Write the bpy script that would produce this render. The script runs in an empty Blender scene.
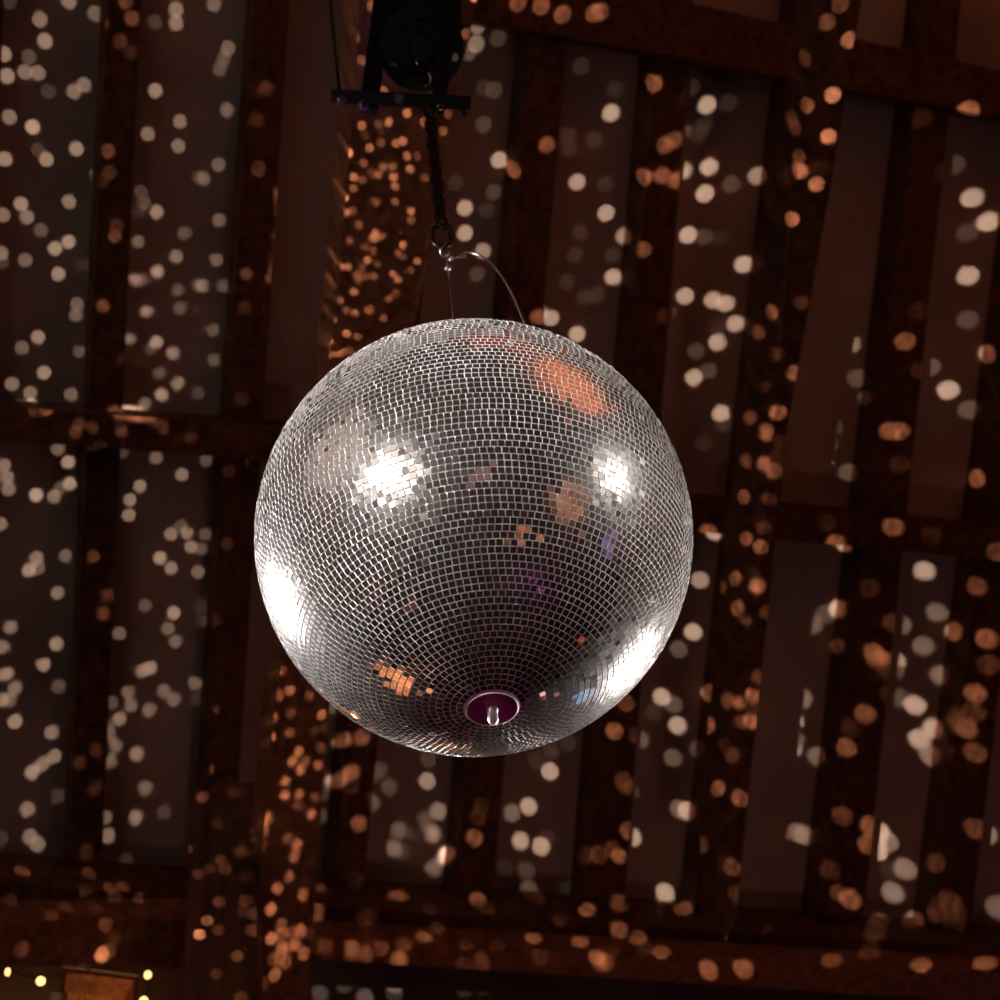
import bpy, bmesh, math, random
from mathutils import Vector as V, Matrix
random.seed(7)
sc = bpy.context.scene
COL = sc.collection

# ------------------------------------------------------------------ camera
F = 1800.0                       # focal length in pixels of the 1000 px frame
R = 0.35                         # radius of the mirror ball
EYE = V((0, 0, 1.6))
C_cam = V((-0.0417518, -0.05941602, -2.89050892))      # ball centre seen from the camera
U_cam = V((-0.0857027, 0.70773011, -0.70126538)).normalized()   # straight up, seen from the camera
fwd = V((0, 0, -1)); yh = (fwd - U_cam * fwd.dot(U_cam)).normalized(); xh = yh.cross(U_cam)
M3 = Matrix((xh, yh, U_cam))     # camera frame -> world frame
def W(p): return M3 @ V(p) + EYE
def D(p): return (M3 @ V(p)).normalized()
cam_d = bpy.data.cameras.new('camera'); cam = bpy.data.objects.new('camera', cam_d); COL.objects.link(cam)
cam.matrix_world = Matrix.Translation(EYE) @ M3.to_4x4()
cam_d.sensor_width = 36; cam_d.lens = 36 * F / 1000
cam_d.clip_start = 0.05; cam_d.clip_end = 60
cam_d.dof.use_dof = True; cam_d.dof.focus_distance = 2.68
cam_d.dof.aperture_fstop = (cam_d.lens / 1000) / 0.0115
sc.camera = cam

# ------------------------------------------------------------------ world, exposure, stage lamps
wd = bpy.data.worlds.new('world'); sc.world = wd; wd.use_nodes = True
bg = wd.node_tree.nodes['Background']; bg.inputs[0].default_value = (0.5, 0.42, 0.45, 1); bg.inputs[1].default_value = 0.004
sc.view_settings.view_transform = 'Standard'; sc.view_settings.look = 'None'
sc.view_settings.exposure = 0.0; sc.view_settings.gamma = 1.0; sc.view_settings.use_curve_mapping = False
sc.cycles.use_denoising = True
sc.cycles.max_bounces = 6; sc.cycles.sample_clamp_indirect = 4; sc.cycles.caustics_reflective = False

BALL = W(C_cam)
def lamp(name, kind, loc, power, col, aim=None, radius=0.05, angle=None, blend=0.15):
    l = bpy.data.lights.new(name, kind); l.energy = power; l.color = col
    if kind in ('POINT', 'SPOT'): l.shadow_soft_size = radius
    if kind == 'SPOT': l.spot_size = angle; l.spot_blend = blend
    if kind == 'AREA': l.shape = 'DISK'; l.size = radius * 2
    o = bpy.data.objects.new(name, l); COL.objects.link(o); o.location = loc
    if aim is not None: o.rotation_euler = (V(aim) - V(loc)).to_track_quat('-Z', 'Y').to_euler()
    return o
def ball_spot(name, dirc, dist, power, col, radius, over=1.0, blend=.12):
    p = BALL + D(dirc) * dist
    return lamp(name, 'SPOT', p, power, col, BALL, radius, 2 * math.asin(R * over / dist), blend)
ball_spot('pin_spot_left', (-.645, .466, .605), 3.5, 2100, (1, .90, .85), .065, .92)
ball_spot('pin_spot_right', (.908, .394, .146), 3.5, 1150, (1, .90, .85), .055, .92)
ball_spot('stage_lamp_back_left', (-.77, -.27, -.58), 3.2, 13000, (1, .91, .87), .62, .97, .15)
ball_spot('stage_lamp_back_right', (.62, -.52, -.66), 3.2, 9000, (1, .91, .87), .55, .97, .15)
lamp('sling_fill_spot', 'SPOT', BALL + D((-.8, .1, -.3)) * 2.2, 260, (1, .93, .88), BALL + D(U_cam) * .62, .05, math.radians(11), .4)  # extra unseen spot, added only to brighten the wire sling
ball_spot('stage_lamp_front', (.1, -.35, .9), 4.0, 680, (1, .83, .76), .018, .93)
ball_spot('magenta_stage_lamp', (.5, -.3, .85), 2.9, 9, (1, .12, .6), .02, .9)

# ------------------------------------------------------------------ roof plane
def ray(x, y): return V(((x - 500) / F, -(y - 500) / F, -1.0))
N_cam = V((0.39584385, -0.17517434, 0.90145527)).normalized()   # from the boards into the hall
ZC = 6.0
K0 = N_cam.dot(ray(500, 500) * ZC)
def on_roof(x, y, h=0.0):
    r = ray(x, y); return W(r * ((K0 + h) / N_cam.dot(r)))
def at(x, y, z): return W(ray(x, y) * z)
NW = D(N_cam)
PURL = D(V((3900, -450, -1800)).normalized())      # along the purlins
RAFT = NW.cross(PURL).normalized()
if RAFT.z < 0: RAFT = -RAFT
lamp('warm_wall_washer', 'SPOT', on_roof(560, 860) + V((0, 0, -3.4)) + NW.cross(V((0,0,1))).cross(V((0,0,1))) * -2.3, 11.5, (1, .41, .35), on_roof(560, 450), .15, math.radians(110), .6)
lamp('hall_glow', 'POINT', V((0.5, -1.5, 2.6)), 1.0, (1, .5, .48), radius=.4)

# ------------------------------------------------------------------ materials
def new_mat(name):
    m = bpy.data.materials.new(name); m.use_nodes = True
    return m, m.node_tree, m.node_tree.nodes['Principled BSDF']
def noise_mat(name, c1, c2, rough=.8, scale=(1, 1, 1), nscale=4, metal=0, bump=0.0, lo=.35, hi=.65, detail=5):
    m, nt, p = new_mat(name); N = nt.nodes.new; L = nt.links.new
    tc = N('ShaderNodeTexCoord'); mp = N('ShaderNodeMapping'); mp.inputs['Scale'].default_value = scale
    ns = N('ShaderNodeTexNoise'); ns.inputs['Scale'].default_value = nscale; ns.inputs['Detail'].default_value = detail
    cr = N('ShaderNodeValToRGB'); cr.color_ramp.elements[0].color = (*c1, 1); cr.color_ramp.elements[1].color = (*c2, 1)
    cr.color_ramp.elements[0].position = lo; cr.color_ramp.elements[1].position = hi
    L(tc.outputs['Object'], mp.inputs[0]); L(mp.outputs[0], ns.inputs['Vector']); L(ns.outputs[0], cr.inputs[0]); L(cr.outputs[0], p.inputs['Base Color'])
    p.inputs['Roughness'].default_value = rough; p.inputs['Metallic'].default_value = metal
    p.inputs['Specular IOR Level'].default_value = .25 if not metal else .5
    if bump:
        b = N('ShaderNodeBump'); b.inputs['Strength'].default_value = bump; b.inputs['Distance'].default_value = .02
        L(ns.outputs[0], b.inputs['Height']); L(b.outputs[0], p.inputs['Normal'])
    return m
plaster = noise_mat('plaster', (.42, .37, .34), (.52, .47, .43), .9, nscale=2.2, bump=.15)
dimplaster = noise_mat('dark_plaster', (.16, .135, .135), (.27, .235, .23), .9, nscale=3, bump=.15)  # darker, greyer tone than the main plaster
wood = noise_mat('old_oak', (.07, .026, .014), (.19, .075, .036), .75, (9, 9, .9), 3.5, bump=.35)
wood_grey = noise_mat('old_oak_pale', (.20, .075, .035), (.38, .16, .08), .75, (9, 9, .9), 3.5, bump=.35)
grout = noise_mat('pale_grout', (.72, .70, .68), (.82, .80, .78), .6, nscale=30)
black = noise_mat('black_paint', (.008, .008, .010), (.016, .016, .019), .38, nscale=12)
steel = noise_mat('bright_steel', (.55, .54, .52), (.75, .73, .7), .22, nscale=40, metal=1)
satin = noise_mat('satin_nickel', (.6, .58, .55), (.85, .83, .8), .38, nscale=60, metal=.6)
chainm = noise_mat('blackened_steel', (.03, .028, .03), (.06, .055, .055), .3, nscale=40, metal=1)
capm = noise_mat('magenta_tinted_plate', (.42, .05, .26), (.70, .10, .44), .3, nscale=22, metal=.35)  # reflection of magenta light put into the plate's base colour
boards = noise_mat('floor_boards', (.05, .025, .018), (.10, .05, .035), .5, (1, 12, 1), 3)
# mirrors: silvered glass with a little dust
mirror, nt, p = new_mat('mirror_glass')
p.inputs['Metallic'].default_value = 1; p.inputs['Roughness'].default_value = .05; p.inputs['Base Color'].default_value = (.86, .85, .84, 1)
df = nt.nodes.new('ShaderNodeBsdfDiffuse'); df.inputs[0].default_value = (.8, .78, .76, 1)
mx = nt.nodes.new('ShaderNodeMixShader')
lw = nt.nodes.new('ShaderNodeTexNoise'); lw.inputs['Scale'].default_value = 60
mr = nt.nodes.new('ShaderNodeMapRange'); mr.inputs[1].default_value = .3; mr.inputs[2].default_value = .7; mr.inputs[3].default_value = .003; mr.inputs[4].default_value = .012
tc = nt.nodes.new('ShaderNodeTexCoord')
nt.links.new(tc.outputs['Object'], lw.inputs['Vector']); nt.links.new(lw.outputs[0], mr.inputs[0]); nt.links.new(mr.outputs[0], mx.inputs[0])
hz = nt.nodes.new('ShaderNodeBsdfGlossy'); hz.inputs['Roughness'].default_value = .30; hz.inputs[0].default_value = (.8, .79, .78, 1)
m2 = nt.nodes.new('ShaderNodeMixShader'); m2.inputs[0].default_value = .04       # added rough gloss spreads the lamps' reflections into a halo
nt.links.new(p.outputs[0], m2.inputs[1]); nt.links.new(hz.outputs[0], m2.inputs[2]); nt.links.new(m2.outputs[0], mx.inputs[1]); nt.links.new(df.outputs[0], mx.inputs[2]); nt.links.new(mx.outputs[0], nt.nodes['Material Output'].inputs[0])

# ------------------------------------------------------------------ helpers
def link(name, me, mat, parent=None, smooth=False):
    o = bpy.data.objects.new(name, me); COL.objects.link(o)
    if mat: me.materials.append(mat)
    if smooth:
        for f in me.polygons: f.use_smooth = True
    if parent: o.parent = parent; o.matrix_parent_inverse = parent.matrix_world.inverted()
    return o
def from_bm(name, bm, mat, parent=None, smooth=False):
    bmesh.ops.recalc_face_normals(bm, faces=bm.faces)
    me = bpy.data.meshes.new(name); bm.to_mesh(me); bm.free()
    return link(name, me, mat, parent, smooth)
def tag(o, label, cat, group=None, kind=None):
    if label: o['label'] = label
    if cat: o['category'] = cat
    if group: o['group'] = group
    if kind: o['kind'] = kind
    return o
def empty(name, loc):
    o = bpy.data.objects.new(name, None); COL.objects.link(o); o.location = loc; o.empty_display_size = .1
    bpy.context.view_layer.update(); return o
def basis(d):
    d = d.normalized(); a = V((0, 0, 1)) if abs(d.z) < .9 else V((1, 0, 0))
    x = d.cross(a).normalized(); return x, d.cross(x).normalized(), d
def hexa(bm, top, bot):
    """a block between two quads of matching corners"""
    n = len(top)
    a = [bm.verts.new(p) for p in top]; b = [bm.verts.new(p) for p in bot]
    bm.faces.new(a); bm.faces.new(b[::-1])
    for i in range(n): bm.faces.new((a[i], b[i], b[(i + 1) % n], a[(i + 1) % n]))
def block(bm, c, ax, ay, az, sx, sy, sz):
    c = V(c)
    q = [(-1, -1), (1, -1), (1, 1), (-1, 1)]
    hexa(bm, [c + ax * (sx / 2 * i) + ay * (sy / 2 * j) + az * sz / 2 for i, j in q], [c + ax * (sx / 2 * i) + ay * (sy / 2 * j) - az * sz / 2 for i, j in q])
def lathe(bm, base, axis, prof, seg=24, ax=None):
    x, y, d = basis(axis); rings = []
    for r, t in prof:
        if r < 1e-6: rings.append([bm.verts.new(base + d * t)])
        else: rings.append([bm.verts.new(base + d * t + x * (r * math.cos(2 * math.pi * k / seg)) + y * (r * math.sin(2 * math.pi * k / seg))) for k in range(seg)])
    for A, B in zip(rings, rings[1:]):
        for k in range(seg):
            k2 = (k + 1) % seg
            if len(A) == 1 and len(B) == 1: continue
            if len(A) == 1: bm.faces.new((A[0], B[k], B[k2]))
            elif len(B) == 1: bm.faces.new((A[k], B[0], A[k2]))
            else: bm.faces.new((A[k], B[k], B[k2], A[k2]))
def tube(bm, pts, r, seg=8, closed=False):
    n = len(pts); rings = []; prev = None
    for i, p in enumerate(pts):
        if closed: d = (pts[(i + 1) % n] - pts[i - 1]).normalized()
        else: d = (pts[min(i + 1, n - 1)] - pts[max(i - 1, 0)]).normalized()
        if prev is None: x, y, _ = basis(d)
        else:
            x = (prev - d * prev.dot(d)).normalized(); y = d.cross(x)
        prev = x
        rings.append([bm.verts.new(p + x * (r * math.cos(2 * math.pi * k / seg)) + y * (r * math.sin(2 * math.pi * k / seg))) for k in range(seg)])
    for i in range(n if closed else n - 1):
        A, B = rings[i], rings[(i + 1) % n]
        for k in range(seg): bm.faces.new((A[k], A[(k + 1) % seg], B[(k + 1) % seg], B[k]))
    if not closed: bm.faces.new(rings[0][::-1]); bm.faces.new(rings[-1])
def bez(a, b, c, d, n=20):
    return [a * (1 - t) ** 3 + b * 3 * t * (1 - t) ** 2 + c * 3 * t * t * (1 - t) + d * t ** 3 for t in [i / n for i in range(n + 1)]]

# ------------------------------------------------------------------ the setting
UP = V((0, 0, 1))
PH = V((PURL.x, PURL.y, 0)).normalized()          # along the eaves wall
INTO = V((NW.x, NW.y, 0)); INTO = (INTO - PH * INTO.dot(PH)).normalized()   # from the wall into the hall
O = on_roof(500, 500)
def slab(name, corners, thick_dir, mat, parent=None):
    bm = bmesh.new(); hexa(bm, corners, [c + thick_dir for c in corners]); return from_bm(name, bm, mat, parent)
eave = on_roof(560, 925)                          # where the boards meet the plate
Lh = 5.5
up_len = 3.4
a0 = O + PURL * -Lh; b0 = O + PURL * Lh
down = (eave - O).dot(RAFT) - .12
roof_near = slab('ceiling', [O + PURL * s + RAFT * t for s, t in ((-Lh, down), (Lh, down), (Lh, up_len), (-Lh, up_len))], -NW * .06, plaster)
tag(roof_near, None, None, kind='structure')
ridge = O + RAFT * up_len
# the opposite slope, the far walls and the floor close the hall behind the camera
NF = V((-INTO.x * abs(NW.dot(INTO)), -INTO.y * abs(NW.dot(INTO)), 0)) + V((0, 0, NW.z)); NF.normalize()
RD = PURL.cross(NF).normalized()
if RD.z > 0: RD = -RD
far_len = 8.2
slopeb = slab('ceiling', [ridge + PURL * s + RD * t for s, t in ((-Lh, 0), (Lh, 0), (Lh, far_len), (-Lh, far_len))], -NF * .06, wood_grey)
tag(slopeb, None, None, kind='structure')

def strip(corners, h, h0=0.0):
    bm = bmesh.new()
    top = [on_roof(x, y, h) for x, y in corners]
    hexa(bm, top, [p - NW * (h - h0) for p in top]); return bm
def along(l, y0, y1):
    """left and right edge lines ((x at y0), (x at y1)) extended beyond the frame"""
    (xa, ya), (xb, yb) = l
    f = lambda y: xa + (xb - xa) * (y - ya) / (yb - ya)
    return f(y0), f(y1)
def timber(name, left, right, y0, y1, h, label, group, mat=wood, h0=-.01):
    lx = along(left, y0, y1); rx = along(right, y0, y1)
    o = from_bm(name, strip([(lx[0], y0), (rx[0], y0), (rx[1], y1), (lx[1], y1)], h, h0), mat)
    return tag(o, label, 'beam', group, 'structure')
RG = 'rafters of the boarded roof'
rafters = [
 ('leftmost rafter, cut off by the left edge of the photo', ((-48, 0), (-86, 900)), ((4, 0), (-34, 900))),
 ('dark rafter crossing the two plaster bays left of the ball', ((107, 0), (66, 900)), ((141, 0), (100, 900))),
 ('dark rafter just left of the big slanting strut', ((254, 0), (208, 700)), ((290, 0), (244, 700))),
 ('rafter passing behind the ball and coming out under its left part', ((366, 500), (341, 800)), ((402, 500), (372, 800))),
 ('rafter passing straight behind the ball, right of its chain', ((532, 40), (466, 780)), ((567, 40), (503, 780))),
 ('rafter just right of the ball', ((644, 200), (591, 830)), ((678, 200), (630, 830))),
 ('rafter half hidden behind the pointed hanging strut', ((777, 200), (708, 800)), ((802, 200), (726, 800))),
 ('rafter crossing the bays between hanging strut and right edge', ((904, 200), (833, 800)), ((940, 200), (876, 800))),
 ('rafter at the right edge of the photo', ((1010, 300), (935, 900)), ((1046, 300), (974, 900))),
]
for i, (lab, l, r) in enumerate(rafters):
    timber('rafter', l, r, -160, 935, .085 if i < 3 else .12, 'dark old oak ' + lab, RG)
for k, (l, r) in enumerate(((rafters[0][1], rafters[0][2]), (rafters[-1][1], rafters[-1][2]))):
    for j in (1, 2, 3):
        sh_ = lambda e: tuple((x + (-122 if k == 0 else 124) * j * (1 + (.03 * j if k else -.02 * j)), y) for x, y in e)
        o = timber('rafter', sh_(l), sh_(r), -160, 935, .085 if k == 0 else .12, None, None); del o['category']
PG = 'purlins under the rafters'
def cross(name, up, lo, x0, x1, h, label, group, mat=wood, h0=-.01):
    f = lambda l, x: l[0][1] + (l[1][1] - l[0][1]) * (x - l[0][0]) / (l[1][0] - l[0][0])
    pts = [(x0, f(up, x0)), (x1, f(up, x1)), (x1, f(lo, x1)), (x0, f(lo, x0))]
    return tag(from_bm(name, strip(pts, h, h0), mat), label, 'beam', group, 'structure')
cross('purlin', ((0, 406), (212, 422)), ((0, 440), (212, 456)), -1100, 318, .17, 'dark oak purlin crossing the rafters left of the ball', PG)
cross('purlin', ((700, 499), (974, 527)), ((700, 532), (974, 558)), 322, 1600, .17, 'dark oak purlin at half height, running from behind the ball to the right edge', PG)
cross('purlin', ((694, 4), (1000, 70)), ((600, 42), (1000, 117)), 390, 1600, .17, 'upper dark oak purlin across the top right corner', PG)
cross('wall_plate', ((0, 884), (974, 946)), ((0, 912), (974, 972)), -1100, 1600, .26, 'dark oak wall plate at the foot of the rafters', None)
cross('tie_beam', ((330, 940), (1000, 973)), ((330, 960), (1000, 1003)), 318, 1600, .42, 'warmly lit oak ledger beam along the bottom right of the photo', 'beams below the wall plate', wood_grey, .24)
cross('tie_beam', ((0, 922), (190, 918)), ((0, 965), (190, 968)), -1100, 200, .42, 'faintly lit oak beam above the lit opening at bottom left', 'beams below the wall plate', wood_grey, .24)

def strut(name, face, back, mat, label, group=None):
    bm = bmesh.new(); top = [at(*p) for p in face]; n = len(top)
    hexa(bm, top, [p + back for p in top]); return tag(from_bm(name, bm, mat), label, 'beam', group, 'structure')
strut('roof_strut', [(371, -160, 4.12), (512, -160, 4.12), (455, 100, 4.25), (420, 300, 4.37), (330, 700, 4.66), (318, 850, 4.8), (286, 1350, 5.25), (222, 1350, 5.25), (262, 850, 4.8), (276, 700, 4.66), (338, 300, 4.37), (353, 100, 4.25)], D((-.35, 0, -1)) * .16, wood_grey, 'thick slanting oak strut in front of the roof, dotted with light, behind the chain')
strut('hanging_strut', [(846, -160, 5.0), (888, -160, 5.0), (828, 200, 5.3), (787, 430, 5.5), (745, 830, 5.8), (737, 915, 5.86), (727, 940, 5.88), (720, 915, 5.86), (718, 830, 5.8), (756, 430, 5.5), (794, 200, 5.3)], -NW * .12, wood, 'tapering oak strut right of the ball ending in a blunt point')
pt_ = at(228, 803, 5.08); pw = .092
hx = D((1, 0, 0)); hx = (hx - V((0, 0, 1)) * hx.z).normalized(); hy = V((0, 0, 1)).cross(hx)
bm = bmesh.new(); q = [V((pt_.x, pt_.y, pt_.z)) + hx * (pw * a) + hy * (pw * b) for a, b in ((-1, -1), (1, -1), (1, 1), (-1, 1))]
hexa(bm, q, [V((p.x, p.y, 0)) for p in q])
tag(from_bm('timber_post', bm, wood), 'dark square timber post left of the slanting strut, at the bottom', 'beam', None, 'structure')

# ------------------------------------------------------------------ walls and floor
wb = eave - INTO * .05
wz = wb.z + .15
W0 = V((wb.x, wb.y, 0))
def wall(name, a, b, z0, z1, t, mat):
    bm = bmesh.new(); top = [V((a.x, a.y, z0)), V((b.x, b.y, z0)), V((b.x, b.y, z1)), V((a.x, a.y, z1))]
    hexa(bm, top, [q + t for q in top]); return tag(from_bm(name, bm, mat), None, None, kind='structure')
# the lit opening is a window in the eaves wall
def on_wall(x, y, off=0.0):
    r = D(ray(x, y)); return EYE + r * (((wb + INTO * off) - EYE).dot(INTO) / r.dot(INTO))
wa = on_wall(63, 966); wc = on_wall(140, 967)
s0 = (wa - W0).dot(PH); s1 = (wc - W0).dot(PH); zt = min(wa.z, wc.z); zb = zt - .55
A = W0 + PH * -Lh; B = W0 + PH * Lh
def wall_strip(sa, sb, z0, z1): return [(W0 + PH * s + UP * z) for s, z in ((sa, z0), (sb, z0), (sb, z1), (sa, z1))]
bm = bmesh.new()
for q in (wall_strip(-Lh, s0, 0, wz), wall_strip(s1, Lh, 0, wz), wall_strip(s0, s1, 0, zb), wall_strip(s0, s1, zt, wz)):
    hexa(bm, q, [p - INTO * .15 for p in q])
tag(from_bm('wall_front', bm, dimplaster), None, None, kind='structure')
Y = 9.5
wall('wall_back', W0 + PH * -Lh + INTO * Y, W0 + PH * Lh + INTO * Y, 0, 5.5, INTO * .15, wood_grey)
wall('wall_left', W0 + PH * -Lh, W0 + PH * -Lh + INTO * Y, 0, 9, -PH * .15, plaster)
wall('wall_right', W0 + PH * Lh, W0 + PH * Lh + INTO * Y, 0, 9, PH * .15, plaster)
bm = bmesh.new(); q = [W0 + PH * -Lh, W0 + PH * Lh, W0 + PH * Lh + INTO * Y, W0 + PH * -Lh + INTO * Y]
hexa(bm, q, [p - UP * .1 for p in q]); tag(from_bm('floor', bm, boards), None, None, kind='structure')

# window: wooden frame, amber curtain behind the pane, a lamp behind it
win = tag(empty('window_1', W0 + PH * (s0 + s1) / 2 + UP * zb), 'small window with warm amber light behind it, bottom left', None, kind='structure')
bm = bmesh.new(); cs = (s0 + s1) / 2; cz = (zt + zb) / 2; wwid = s1 - s0; hh = zt - zb
for c, sx, sz in ((W0 + PH * (s0 + .007) + UP * cz, .014, hh), (W0 + PH * (s1 - .007) + UP * cz, .014, hh), (W0 + PH * cs + UP * (zt - .007), wwid - .028, .014), (W0 + PH * cs + UP * (zb + .007), wwid - .028, .014)):
    block(bm, c - INTO * .07, PH, INTO, UP, sx, .12, sz)
from_bm('window_frame', bm, wood, win)
curt, nt, p = new_mat('amber_curtain'); p.inputs['Base Color'].default_value = (.75, .42, .16, 1); p.inputs['Roughness'].default_value = .9
bm = bmesh.new(); nseg = 40
fr = []; 
for i in range(nseg + 1):
    s = s0 + .0 + wwid * i / nseg; w = .012 * math.sin(i * 1.9)
    fr.append([W0 + PH * s + UP * z - INTO * (.18 + w) for z in (zb - .05, zt + .35)])
vs = [[bm.verts.new(p) for p in c] for c in fr]
for a, b in zip(vs, vs[1:]): bm.faces.new((a[0], b[0], b[1], a[1]))
from_bm('curtain', bm, curt, win, True)
lamp('window_lamp', 'POINT', W0 + PH * (cs + .05) + UP * (cz - .05) - INTO * .06, 2.6, (1, .55, .22), radius=.03)

# fairy lights strung round the opening
bulbm, nt, p = new_mat('lit_bulb'); p.inputs['Emission Color'].default_value = (1, .50, .15, 1); p.inputs['Emission Strength'].default_value = 4; p.inputs['Base Color'].default_value = (1, .8, .5, 1)
fl = tag(empty('fairy_lights', on_wall(40, 978, .12)), 'string of small warm fairy lights round the lit window at bottom left', 'string lights', None, 'thing')
pts = [on_wall(x, y, .10) for x, y in ((-40, 960), (8, 969), (41, 978), (95, 968), (148, 972), (150, 985), (144, 998), (140, 1030))]
cat = []
for i in range(len(pts) - 1):
    for k in range(6): cat.append(pts[i].lerp(pts[i + 1], k / 6) - UP * .006 * math.sin(math.pi * k / 6))
cat.append(pts[-1]); bm = bmesh.new(); tube(bm, cat, .002, 6); from_bm('cord', bm, black, fl)
for i, s in ((1, .55), (2, 1), (4, .8), (6, .95)):
    bm = bmesh.new(); lathe(bm, pts[i] + V((0, 0, -.022)), UP, [(0, 0), (.008 * s, .002), (.013 * s, .009), (.012 * s, .017), (.006 * s, .023), (0, .024)], 14)
    from_bm('bulb', bm, bulbm, fl, True)
lamp('fairy_glow', 'POINT', pts[2] + INTO * .03 + UP * .03, .02, (1, .4, .12), radius=.01)

# ------------------------------------------------------------------ mirror ball
BL = empty('mirror_ball', BALL)
tag(BL, 'big round mirror ball hanging from a chain in the middle', 'disco ball', None, 'thing')
bm = bmesh.new(); rc = R - .0022
prof = [(rc * math.sin(math.pi * i / 96), -rc * math.cos(math.pi * i / 96)) for i in range(97)]
prof[0] = (0, -rc); prof[-1] = (0, rc)
lathe(bm, BALL, UP, prof, 128); from_bm('ball_core', bm, grout, BL, True)
bm = bmesh.new(); ROWS = 106; dth = math.pi / ROWS; gap = .17
rng = random.Random(3)
for i in range(4, ROWS - 1):
    th = dth * (i + .5)                       # polar angle from the bottom
    cnt = max(3, round(2 * math.pi * math.sin(th) / (dth * 1.02))); off = rng.random()
    rowt = rng.gauss(0, .004)
    for k in range(cnt):
        ph = 2 * math.pi * (k + off) / cnt
        n = V((math.sin(th) * math.cos(ph), math.sin(th) * math.sin(ph), -math.cos(th)))
        e1 = V((-math.sin(ph), math.cos(ph), 0)); e2 = n.cross(e1)
        w = R * 2 * math.pi * math.sin(th) / cnt * (1 - gap) / 2; h = R * dth * (1 - gap) / 2
        jit = .015 if rng.random() < .78 else .055
        n2 = (n + e1 * rng.gauss(0, jit) + e2 * (rng.gauss(0, jit) + rowt)).normalized()
        f1 = (e1 - n2 * e1.dot(n2)).normalized(); f2 = n2.cross(f1)
        rot = rng.gauss(0, .02); f1, f2 = f1 * math.cos(rot) + f2 * math.sin(rot), f2 * math.cos(rot) - f1 * math.sin(rot)
        c = n * (R - .0002)
        top = [bm.verts.new(BALL + c + f1 * (w * a) + f2 * (h * b)) for a, b in ((-1, -1), (1, -1), (1, 1), (-1, 1))]
        bot = [bm.verts.new(BALL + n * (R - .0032) + f1 * (w * a) + f2 * (h * b)) for a, b in ((-1, -1), (1, -1), (1, 1), (-1, 1))]
        bm.faces.new(top)
        for j in range(4): bm.faces.new((top[j], bot[j], bot[(j + 1) % 4], top[(j + 1) % 4])).material_index = 1     # cut glass edges scatter light
me = bpy.data.meshes.new('mirror_tiles'); bm.to_mesh(me); bm.free()
link('mirror_tiles', me, mirror, BL); me.materials.append(grout)
# bottom plate with its stud
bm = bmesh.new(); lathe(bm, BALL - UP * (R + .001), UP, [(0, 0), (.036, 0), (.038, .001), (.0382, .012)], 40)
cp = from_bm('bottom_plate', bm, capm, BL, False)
bm = bmesh.new(); rp = [BALL - UP * (R + .0005) + V((.0382 * math.cos(t / 24 * math.pi), .0382 * math.sin(t / 24 * math.pi), 0)) for t in range(48)]
tube(bm, rp, .0012, 6, True); from_bm('plate_rim', bm, grout, cp, True)
bm = bmesh.new(); lathe(bm, BALL - UP * (R - .002), -UP, [(.0088, 0), (.0088, .006), (.0072, .008), (.0078, .012), (.0080, .022), (.0062, .027), (.003, .0295), (0, .030)], 20)
from_bm('stud', bm, satin, cp, True)
bm = bmesh.new(); lathe(bm, BALL + UP * (R - .006), UP, [(.05, 0), (.05, .008), (.012, .01), (.012, .03), (0, .032)], 24)
from_bm('top_cap', bm, steel, BL, False)

# ------------------------------------------------------------------ chain, shackle, wire sling
def up_at(t): return BALL + UP * t
def zc(t): return -(C_cam + U_cam * t).z
CAMX = D((1, 0, 0)); CAMZ = D((0, 0, 1)); SIDE = (CAMX - UP * CAMX.dot(UP)).normalized(); FRONT = UP.cross(SIDE)
def ring(c, long_ax, wide_ax, L_, Wd, r, name, mat, parent, seg=8):
    pts = []
    for k in range(24):
        a = 2 * math.pi * k / 24; x = math.cos(a) * Wd / 2; y = math.sin(a) * Wd / 2
        y += (L_ - Wd) / 2 * (1 if y > 1e-6 else -1 if y < -1e-6 else 0)
        pts.append(c + wide_ax * x + long_ax * y)
    bm = bmesh.new(); tube(bm, pts, r, seg, True); return from_bm(name, bm, mat, parent, True)
sh = empty('chain_connector', up_at(.775))
tag(sh, 'black oval quick link joining the chain to the wire sling', 'connector', None, 'thing')
ring(up_at(.80), UP, SIDE, .066, .036, .0050, 'ring', chainm, sh)
bm = bmesh.new(); lathe(bm, up_at(.80) + SIDE * .018 - UP * .014, UP, [(0, 0), (.007, 0), (.007, .028), (0, .028)], 6); from_bm('screw_sleeve', bm, chainm, sh)
ch = empty('hanging_chain', up_at(.83)); tag(ch, 'black steel link chain holding up the mirror ball', 'chain', None, 'thing')
t = .848; i = 0
while t < 1.235:
    a = math.radians(35 + 90 * (i % 2)); ax = SIDE * math.cos(a) + FRONT * math.sin(a)
    ring(up_at(t), UP, ax, .042, .025, .0043, 'link', chainm, ch); t += .0315; i += 1
sl = empty('wire_sling', up_at(.76)); tag(sl, 'thin steel wire sling from the chain down to the top of the ball', 'wire', None, 'thing')
z0 = zc(.755)
def pt(x, y, z): return at(x, y, z)
bm = bmesh.new(); tube(bm, [pt(448, 268, zc(.70)), pt(450, 290, zc(.63)), pt(453, 322, zc(.56)), up_at(.36) - SIDE * .02], .0013, 6); from_bm('wire', bm, steel, sl, True)
bm = bmesh.new(); tube(bm, bez(pt(462, 253, z0), pt(492, 248, z0 - .02), pt(512, 288, z0 - .13), pt(527, 330, z0 - .2)) + [up_at(.355) + SIDE * .06], .0021, 8); from_bm('wire', bm, steel, sl, True)
bm = bmesh.new(); tube(bm, [pt(446, 243, z0), pt(441, 250, z0), pt(442, 257, z0 + .01), pt(449, 255, z0), pt(451, 247, z0)], .0032, 8); from_bm('thimble', bm, steel, sl, True)
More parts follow.
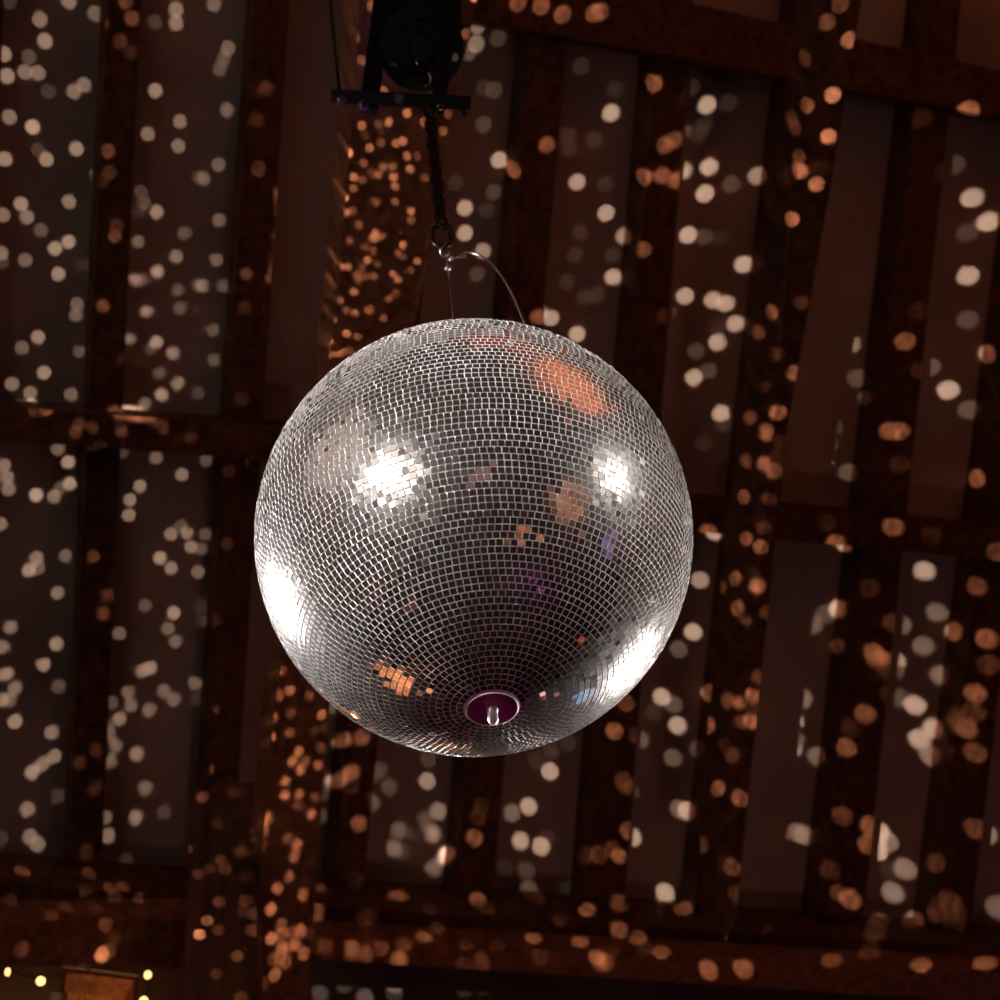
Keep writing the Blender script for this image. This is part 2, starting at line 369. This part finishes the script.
bm = bmesh.new(); tube(bm, [pt(450, 261, z0), pt(454, 257, z0), pt(465, 253.5, z0)], .0042, 8); from_bm('crimp_sleeve', bm, steel, sl, True)
bm = bmesh.new(); tube(bm, [pt(459, 258, z0 - .01), pt(466, 256, z0 - .01)], .003, 8); from_bm('crimp_sleeve', bm, steel, sl, True)
bm = bmesh.new(); c = pt(448, 268, zc(.70)); lathe(bm, c - UP * .006, UP, [(0, 0), (.0055, .002), (.006, .006), (.0055, .01), (0, .012)], 14); from_bm('crimp_sleeve', bm, steel, sl, True)
bm = bmesh.new(); tube(bm, [pt(448, 266, zc(.70)), pt(446, 257, z0)], .0016, 6); from_bm('wire', bm, steel, sl, True)

# ------------------------------------------------------------------ motor head on its yoke
zm = zc(1.25)
mt = empty('ball_motor', up_at(1.25)); tag(mt, 'black motor head with round pulley and yoke carrying the chain', 'motor', None, 'thing')
def bar(name, a, b, r, mat=black, parent=mt, seg=12):
    bm = bmesh.new(); tube(bm, [a, b], r, seg); return from_bm(name, bm, mat, parent, False)
def flatbar(name, a, b, w, th, parent=mt, mat=black):
    d = (b - a); L_ = d.length; d.normalize(); v = (a + b) / 2 - EYE; n = (v - d * v.dot(d)).normalized(); x = d.cross(n)
    bm = bmesh.new(); block(bm, (a + b) / 2, x, n, d, w, th, L_); bmesh.ops.bevel(bm, geom=bm.edges[:], offset=min(w, th) * .12, segments=1, affect='EDGES'); return from_bm(name, bm, mat, parent)
flatbar('crossbar', at(331, 96, zm), at(471, 103, zm), .028, .03)
flatbar('yoke_arm', at(368, 112, zm + .005), at(388, -40, zm + .14), .040, .02)
flatbar('yoke_arm', at(437, 112, zm + .005), at(460, -40, zm + .14), .030, .02)
flatbar('crossbar_flange', at(455, 96, zm - .02), at(466, 116, zm - .02), .010, .006)
v = (at(421, 48, zm) - EYE).normalized()
bm = bmesh.new(); lathe(bm, at(421, 48, zm + .12), -v, [(0, 0), (.088, 0), (.092, .006), (.092, .03), (.078, .036), (.078, .052), (.090, .058), (.090, .072), (.06, .078), (.055, .07), (.03, .07), (.026, .085), (0, .085)], 40)
pl = from_bm('pulley_housing', bm, black, mt, False)
for x, y in ((417, 27), (449, 44), (452, 71), (397, 30), (418, 62)):
    bm = bmesh.new(); lathe(bm, at(x, y, zm + .045), -v, [(0, 0), (.0065, 0), (.0065, .008), (.004, .011), (0, .011)], 8); from_bm('bolt', bm, steel if y == 62 else chainm, pl)
flatbar('motor_box', at(408, -60, zm + .22), at(425, 30, zm + .16), .17, .14)
flatbar('hanger_lug', at(434, 66, zm + .03), at(437, 100, zm + .01), .018, .012)
bm = bmesh.new(); tube(bm, [at(428, 72, zm), at(431, 78, zm), at(429, 86, zm), at(424, 86, zm)], .003, 6); from_bm('split_pin', bm, steel, mt, True)
for x, y in ((341, 100), (363, 106), (440, 107)):
    bm = bmesh.new(); lathe(bm, at(x, y, zm - .012), -v, [(0, 0), (.012, 0), (.012, .006), (.007, .006), (.007, .013), (.004, .015), (0, .015)], 16); from_bm('bolt', bm, steel, mt)
bm = bmesh.new(); tube(bm, [at(329, -60, zm + .08), at(331, 10, zm + .04), at(336, 60, zm + .02), at(340, 97, zm)], .0035, 8)
from_bm('power_cable', bm, black, mt, True)
lamp('violet_stage_lamp', 'SPOT', BALL + D((-.2, -.6, .8)) * 3, 45, (.4, .22, 1), at(400, 90, zm), .05, math.radians(9), .4)

# light spots: 5x, 5y in the frame, strength 1-9, s = small
SPARKS = '''
45 5 4;345 5 7;475 68 6;200 98 7;225 205 8;20 270 8;145 285 5;125 360 7;190 365 7;35 380 8;240 457 4;370 458 7;420 425 7;47 585 7;163 635 9;190 750 4;
232 797 8;382 743 8;25 795 8;630 5 5;660 90 5;600 205 4;650 262 3;775 110 4;880 48 7;880 115 7;777 453 8;738 670 7;900 607 7;892 730 7;540 755 5;
595 775 2;680 783 2;550 862 4;515 905 3;990 885 4;705 960 4.5;105 1020 8;345 1008 7;15 1075 7;135 1085 7;205 1150 5;275 1243 8;343 1210 8;5 1265 7;
10 1310 4;127 1300 6;292 1370 8;413 1323 3;385 1520 6;380 1575 6;190 1685 8;110 1738 6;220 1863 8;60 1920 7;150 1965 7;355 1972 6;395 1758 5s;
585 1128 4;575 1180 5;515 1530 5;455 1550 2;445 1770 2;720 1015 5;695 1060 3;783 1060 8;690 1208 6s;920 1165 5;880 1283 7;787 1357 8;675 1398 7;
712 1400 5;890 1450 5;990 1425 5;730 1560 7;900 1540 5;650 1693 6s;780 1712 8;750 1745 4;865 1765 7;800 1862 5;888 1918 7;620 1795 3;808 1973 8;
990 1965 4;175 2055 4;225 2045 4;290 2245 6;20 2328 7;340 2310 8;35 2387 7;42 2445 7;180 2475 9;270 2482 7;300 2440 5;348 2418 8;402 2418 4s;0 2620 7;
585 2065 4;600 2095 3;655 2075 5;690 2075 5;730 2075 4;770 2100 4;815 2138 4;610 2155 4.5;395 2120 4;460 2135 4;380 2160 4;500 2235 3;610 2258 4;
780 2288 6;725 2020 6;910 2373 7;700 2430 7;650 2500 7;645 2575 7;905 2630 5;855 2670 7;935 2665 7;955 2735 7;800 2790 8;855 2840 7;990 2860 6;
735 2595 2;182 2790 7;145 2850 8;190 2840 6;328 2778 6s;395 2785 3;465 2783 4.5;287 2965 7;540 2975 4;560 2430 2;960 2190 3;52 3137 7;10 3233 7;
280 3220 8;218 3323 8;32 3370 8;75 3440 7;10 3500 7;45 3500 6;293 3432 5;75 3607 8;258 3662 7;270 3783 7;212 3820 7;162 3860 8;380 3375 4;515 3065 5;
725 3028 5;597 3167 6;868 3065 8;840 3143 6;877 3207 6;710 3355 7;752 3340 8;642 3463 6;560 3513 5s;655 3527 6;820 3455 6;868 3497 6;747 3548 6;
598 3593 7;545 3640 5s;548 3680 5s;578 3728 6;550 3805 6s;683 3770 7;400 3812 3;480 3750 3;353 3960 5;475 3940 3;725 3940 6;290 3980 4;975 3415 6;
980 3490 3;975 3790 2;138 4048 7;150 4183 7;188 4220 7;5 4195 4;110 4355 5;528 4088 6s;678 4088 7;440 4095 2;820 4060 4;540 4178 7;768 4220 7;
433 4260 3;445 4368 4;630 4303 3;428 4445 3;50 4505 3;330 4538 3;260 4578 4;552 4440 4;615 4432 4;575 4485 3;700 4495 4;480 4545 3;530 4620 5;
790 4620 4;855 4590 3;575 4690 3;540 4760 5;108 4745 4;100 4545 2;290 4985 5;410 4975 5;350 4950 5;1070 20 6;1140 240 6;1120 290 5;1098 345 5;
1135 550 6;1093 823 6;1018 893 6;1330 443 3.5;1280 600 3;1293 845 4;1170 660 2;1437 195 2;1630 58 3;1860 30 7;1755 120 5;1808 300 6s;1970 345 7;
1650 540 6;1590 610 4s;1570 770 4s;1590 830 4;1810 628 8;1893 620 5;1943 610 9;1905 715 6;1980 715 9;1825 680 4;1848 740 9;1740 755 8;1818 815 6;
1915 835 7;1960 835 6;1768 885 9;1813 900 6;1893 873 7;1968 885 9;1768 940 7;1975 930 7;1715 968 7;1905 665 3;1880 1010 6;1975 1010 7;1728 1062 8;
1765 1055 6;1795 1127 6;1875 1160 9;1905 1180 7;1745 1205 6;1865 1255 6;1675 1290 7;1695 1325 5;1738 1335 9;1838 1300 9;1885 1320 5;1990 1265 6;
1632 1375 7;1632 1405 5;1605 1475 7;1640 1468 5;1785 1375 6;1790 1400 5;1870 1383 6;1965 1370 9;1990 1400 8;1770 1460 9;1703 1503 7;1632 1553 6;
1605 1620 4;1730 1550 6;1775 1565 7;1545 1600 6;1525 1585 4;1590 1685 7;1625 1680 7;1733 1668 9;1788 1682 6;1945 1492 6;1980 1463 5;1918 1592 6;
1655 1770 7;1718 1760 6;1490 1378 4;1625 1070 5;1095 1100 6;1080 1300 6;1115 1430 5;1012 1428 6;1230 1368 5s;1228 1540 3;1065 1650 5;1070 1800 5;
1410 1790 4;1490 1785 5;1510 1795 4;1425 1725 3;1575 1820 3;1855 1510 2;2330 168 7s;2387 135 7s;2380 220 7;2345 268 5s;2490 190 4;2420 440 3;
2470 450 4;2418 622 4;2590 15 6;2705 30 7;2812 72 8;2970 65 8;2905 330 3;2845 580 2;2840 680 3;2845 745 3;2970 700 3;2735 723 7;2885 910 9;2275 710 2;
2280 915 3;2468 960 4;2035 565 8;2120 610 7;2015 705 8;2140 715 9;2035 780 8;2085 780 5;2155 793 8;2050 845 9;2125 890 5;2215 655 7;2240 570 6;
2055 1055 9;2055 1100 6;2015 1225 8;2085 1305 8;2015 1285 5;2055 1350 5;2155 1155 7;2495 800 9;2565 845 8;2325 1040 9;2325 1165 9;2415 1255 8;
2435 1050 3;2385 1370 4;2690 1585 6;2755 1590 9;3000 60 6;3020 420 2;3075 445 2.5;3055 565 9;3268 420 6;3455 440 3;3535 525 9.5;3640 515 3;3710 555 2;
3520 625 3;3495 670 3;3325 725 8;3370 700 8;3418 660 5s;3960 595 4;3975 635 4;3220 885 7;3312 878 8;3375 905 6s;3418 855 8;3545 835 9.5;3655 920 4;
3788 878 8;3525 968 9.5;3990 850 7;3850 435 2;3025 920 3;3115 930 2;2885 1670 9;2900 1160 3;2875 1275 3;2835 1410 3;2925 1485 3;2985 1475 3;4200 25 5;
4135 110 5;4370 90 7;4545 5 9;4452 333 7.5;4325 500 7;4425 568 9;4270 460 3;4218 560 3;4605 590 2.5;4838 555 7;4255 798 9.5;4095 840 2.5;4770 825 4;
4860 990 9;3030 1065 9;3120 1180 8;3215 1248 7;3065 1275 3;3065 1385 9;3440 1175 9.5;3520 1185 4;3600 1190 2.5;3718 1322 9.5;3425 1480 9;3565 1500 9;
3628 1518 9;3678 1618 9;3588 1712 9;3470 1888 9;3540 1855 4;3600 1640 3;3480 1755 4;3320 1580 2.5;3860 1560 6;3792 1660 5;3970 1865 7.5;3520 1665 2;
3520 1585 2;3060 1760 2;4940 1110 9.5;4838 1162 4;4840 1378 9.5;4308 1298 4;4150 1607 4;4590 1552 2.5;4525 1707 7.5;4838 1598 4.5;4938 1770 8;
4650 1835 5;4740 1950 9.5;4285 1892 4.5;4145 1960 4;4062 1808 4s;4325 1990 3s;4800 1230 1.5;4040 1020 2;4565 1040 2;3605 2065 9;3615 2120 3;
3752 2085 6;3888 2062 7;3832 2150 7;3832 2172 6;3905 2215 3;3730 2308 5;3870 2355 7.5;4058 2257 9;4145 2215 4;4085 2462 4;4240 2360 5;3718 2485 6;
3540 2660 7;3890 2693 5;4030 2742 8;4180 2715 7;4005 2635 3;4135 2612 2.5;3500 2900 8;3678 2893 6;3610 2935 4s;3755 2870 2.5;3790 2915 4;3770 2950 2.5;
4008 2970 9;3515 2215 2.5;3445 2215 2;3650 2185 2;4845 2048 5;4450 2155 7;4495 2155 7;4500 2325 3;4885 2393 7;4465 2635 7;4660 2675 2.5;4622 2855 9;
4990 2760 5;4878 2930 5;4350 2940 3;4220 2100 2;3465 3160 9;3393 3245 5;3308 3485 9;3368 3523 5;3545 3463 8;3388 3627 9;3543 3627 7;3200 3697 5.5;
3365 3790 5.5;3072 3655 7;3130 3515 5;3590 3942 6;3687 3038 6;3872 3118 4s;3930 3160 5s;3800 3390 5;3762 3480 7;3805 3607 7;3887 3635 8s;3955 3740 9;
3905 3745 5;3975 3695 5;3640 3520 3;3270 3560 3;3785 3855 4s;3838 3925 5;3697 3990 7;3115 3900 4;3130 3930 4;3630 3320 2;3490 3745 2.5;3205 3890 2;
3430 3880 2;4190 3043 8;4128 3070 5;4065 3122 6;4050 3180 2;4187 3230 4s;4245 3190 2;4505 3123 6;4685 3062 6;4770 3157 6;4617 3230 6;4702 3377 6.5;
4370 3262 8;4385 3300 5;4440 3295 8s;4467 3358 5;4490 3487 5;4575 3525 9.5;4668 3642 9.5;4597 3695 9.5;4655 3780 7;4325 3570 7.5;4388 3580 2;
4232 3540 2;4250 3640 3;4230 3737 7.5;4935 3195 7;4945 3325 4;4878 3467 7;4870 3560 4;4780 3590 4.5;4830 3642 7;4875 3762 5;4087 3782 6;4545 3615 2;
4765 3935 2;4085 3680 2;2190 4055 7;2130 4100 5;2163 4168 7;2232 4278 6;2170 4342 5.5;2015 4155 3.5;2075 4165 2.5;2010 4255 3.5;2372 4190 6;
2560 4065 6;2643 4032 9;2602 4205 9;2705 4232 9;2735 4190 3;2405 4030 3;2390 4085 3;2630 4352 4;2525 4340 2.5;2590 4280 1.5;2930 4275 3;2645 4447 5;
2690 4490 2.5;2390 4503 5;2435 4545 3;2935 4552 6;2800 4592 2.5;2840 4450 2.5;2185 4645 3.5;2120 4685 6;2000 4800 6;2665 4690 6;2900 4710 6;
2410 4810 4;2330 4720 3;2490 4725 2.5;2700 4780 3;2320 4945 4;2100 4915 2;2005 4480 4;2150 4540 2.5;2995 4275 4;2020 4720 4;2015 4840 4;2140 3795 4;
2135 3905 8;2750 3857 9;2680 3800 3;2755 3755 3.5;2840 3715 3;2910 3855 2;3145 4155 6;3095 4280 7s;3065 4250 4;3435 4055 9;3395 4045 6;3325 4465 9;
3095 4520 5;3418 4547 5;3095 4645 5.5;3190 4695 5.5;3235 4745 3;3305 4760 5.5;3060 4755 2.5;3508 4225 4;3590 4295 2;3715 4840 6.5;3600 4955 8;
3020 4900 8;3060 4925 6;3035 4925 6;3790 4535 3;3830 4550 3;3805 4640 2.5;3990 4165 6;4210 4080 4.5;4355 4130 6.5;4345 4225 6.5;4435 4208 7;
4020 4175 6;4147 4350 3.5;4455 4350 3;4525 4345 7;4465 4463 7;4197 4470 5s;4253 4495 8;4678 4315 4;4925 4168 7.5;4750 4510 4;4770 4555 3;4770 4600 2.5;
4678 4558 3.5;4570 4605 3.5;4390 4608 3.5;4372 4672 3.5;4348 4762 3.5;4158 4800 5;4605 4823 6;4925 4815 6;4990 4540 6;1490 4030 5;1560 4070 8;
1330 4070 5;1345 4095 5;1318 4100 6;1318 4150 5;1440 4190 5;1485 4222 9;1473 4280 7;1445 4385 6;1388 4440 7;1355 4545 8;1515 4473 7;1580 4560 6;
1270 4570 5;1265 4650 5;1408 4625 6;1408 4670 7;1460 4660 6;1505 4655 9;1358 4690 8;1410 4740 7;1440 4735 6;1478 4720 7;1518 4768 7;1400 4790 6;
1430 4808 6;1370 4795 5;1375 4872 7;1210 4258 4;1105 4300 4;1125 4345 4.5;1095 4510 5;1230 4505 4;1090 4120 3;1235 4380 2.5;1090 4650 4;1185 4780 5;
1080 4870 3.5;1205 4990 4;1315 4920 3.5;1560 4665 3.5;1625 4725 4;1795 4120 6;1860 4015 5;1760 4740 6;1905 4735 5;1970 4240 6;1990 4150 5;1980 4480 5;
1600 4965 6;1720 4925 5;1795 4900 6;1825 4985 7;1965 4925 6;1970 4970 5;1810 4830 2.5;1780 4405 2.5;1710 4570 2;1820 4600 2.5;1850 4580 2.5;
1605 4075 4s;1600 4440 4s;1310 4225 3;1225 4550 3;1700 4150 2;1270 3335 4;1355 3378 5s;1395 3485 6;1355 3600 6;1335 3705 6;1180 3675 4;1190 3820 3;
1543 3480 6;1608 3575 8;1575 3655 4;1622 3640 4;1450 3663 6;1605 3740 5;1493 3757 8;1465 3808 8;1525 3808 6;1503 3850 8;1590 3825 7;1425 3908 8;
1425 3975 8;1495 3970 7;1575 3985 5;1615 3965 4s;1655 3905 4s;1715 3700 6;1810 3687 7;1760 3862 6.5;1703 3893 6;1755 3930 3;1900 3850 4;1880 3880 3;
1945 3935 4.5;1660 3535 5;1165 3960 3;1180 3225 2.5;1155 3155 2;1295 3020 2;1015 3100 3;1010 3030 3;1130 3550 2.5;1300 3550 2;1260 2300 3;1145 2355 3;
1205 1995 3;1320 2100 4;1135 2720 3;1025 2670 5;1005 2745 5;1075 3095 3;1030 2300 5;1400 3465 5;1690 1770 7;'''
GAIN = 36.0
GLOWS = [  # added spots, one for each tinted patch mirrored in the ball
 ('amber_patch_spot', 572, 395, 48, (1, .53, .33), 280, 1.1, .9),
 ('amber_patch_spot', 500, 350, 20, (1, .5, .32), 40),
 ('amber_patch_spot', 522, 537, 11, (1, .55, .32), 220),
 ('amber_patch_spot', 575, 515, 4, (1, .5, .2), 60),
 ('amber_patch_spot', 440, 505, 5, (1, .5, .25), 60),
 ('amber_patch_spot', 402, 668, 18, (1, .36, .12), 260),
 ('amber_patch_spot', 450, 738, 10, (1, .4, .15), 90),
 ('red_patch_spot', 578, 634, 8, (1, .18, .06), 220),
 ('blue_patch_spot', 578, 690, 14, (.3, .6, 1), 150),
 ('violet_patch_spot', 600, 545, 10, (.5, .3, 1), 40),
 ('rose_patch_spot', 415, 600, 10, (1, .35, .35), 40),
 ('white_patch_spot', 345, 455, 58, (1, .86, .8), 105, 1.1, .8),
]

# ------------------------------------------------------------------ added spots in place of beams thrown by the mirrors
# added narrow spots at the ball's skin stand in for the facets' reflected beams
bpy.context.view_layer.update()
dg = bpy.context.evaluated_depsgraph_get()
HALF = .0090
n_beam = 0
rb = random.Random(11)                              # the same scatter of stand-in spots goes on outside the frame
more = ';'.join('%d %d %g' % (x * 5, y * 5, rb.choice((3, 5, 7, 8.5))) for x, y in [(rb.uniform(-500, 1500), rb.uniform(-330, 1150)) for _ in range(420)] if not (-12 < x < 1012 and -12 < y < 1012))
for item in (SPARKS + ';' + more).replace('\n', '').split(';'):
    if not item.strip(): continue
    x, y, b = item.split(); small = b.endswith('s'); b = float(b.rstrip('s')); x = float(x) / 5; y = float(y) / 5
    d = D(ray(x, y)); ok, p, nrm, idx, ob, mw = sc.ray_cast(dg, EYE, d)
    if not ok or ob.name.startswith(('mirror', 'ball_core')) or nrm.dot(p - BALL) > 0: continue
    if b < 2.2: continue
    dv = p - BALL; dist = dv.length; dv.normalize()
    w = 1.0
    if ob.data.materials and ob.data.materials[0] in (wood, wood_grey): w = 1.62 if ob.data.materials[0] == wood else 1.25
    half = HALF * (.62 if small else 1) * (.9 if x < 240 else 1.03) * (.74 if ob.name.startswith('roof_strut') else 1)
    src = BALL + dv * (R + .012)
    dist -= R + .012
    inc = max(.35, -dv.dot(nrm)) if nrm.dot(dv) < 0 else max(.35, abs(nrm.dot(dv)))
    lin = min(1.1, (b * w / 9.3)) ** 2.7
    l = bpy.data.lights.new('facet_beam', 'SPOT'); l.energy = GAIN * lin * dist * dist / inc; l.color = (1, .69, .515)
    l.shadow_soft_size = 0.0; l.spot_size = 2 * half * (R + dist + .012) / dist; l.spot_blend = .45
    o = bpy.data.objects.new('facet_beam', l); COL.objects.link(o); o.location = src
    o.rotation_euler = dv.to_track_quat('-Z', 'Y').to_euler(); n_beam += 1
print('beams', n_beam)

# ------------------------------------------------------------------ unseen spots added so the facets mirror coloured patches
def glow(name, px, py, rad, col, power, back=1.1, soft=.35):
    """an added spot lighting the patch of roof, wall or floor that the ball's facets at (px, py) mirror"""
    dx, dy = (px - 474) / 219, (537 - py) / 219
    n = V((dx, dy, math.sqrt(max(0, 1 - dx * dx - dy * dy)))); v = (-C_cam).normalized()
    q = Matrix.Identity(3); z = v; x = V((0, 1, 0)).cross(z).normalized(); y = z.cross(x)
    n = x * n.x + y * n.y + z * n.z
    d = D(2 * n.dot(v) * n - v)
    ok, p, nrm, idx, ob, mw = sc.ray_cast(dg, BALL + d * .6, d)
    if not ok: print('glow misses', name); return
    if nrm.dot(d) > 0: nrm = -nrm
    size = (p - BALL).length * 2 * rad / 219
    o = lamp(name, 'SPOT', p + nrm * back + V((0, 0, -.15)), power, col, p, .03, 2 * math.atan(size / back), soft)
    print(name, ob.name, [round(c, 2) for c in p], round((p - BALL).length, 2))
for g in GLOWS: glow(*g)
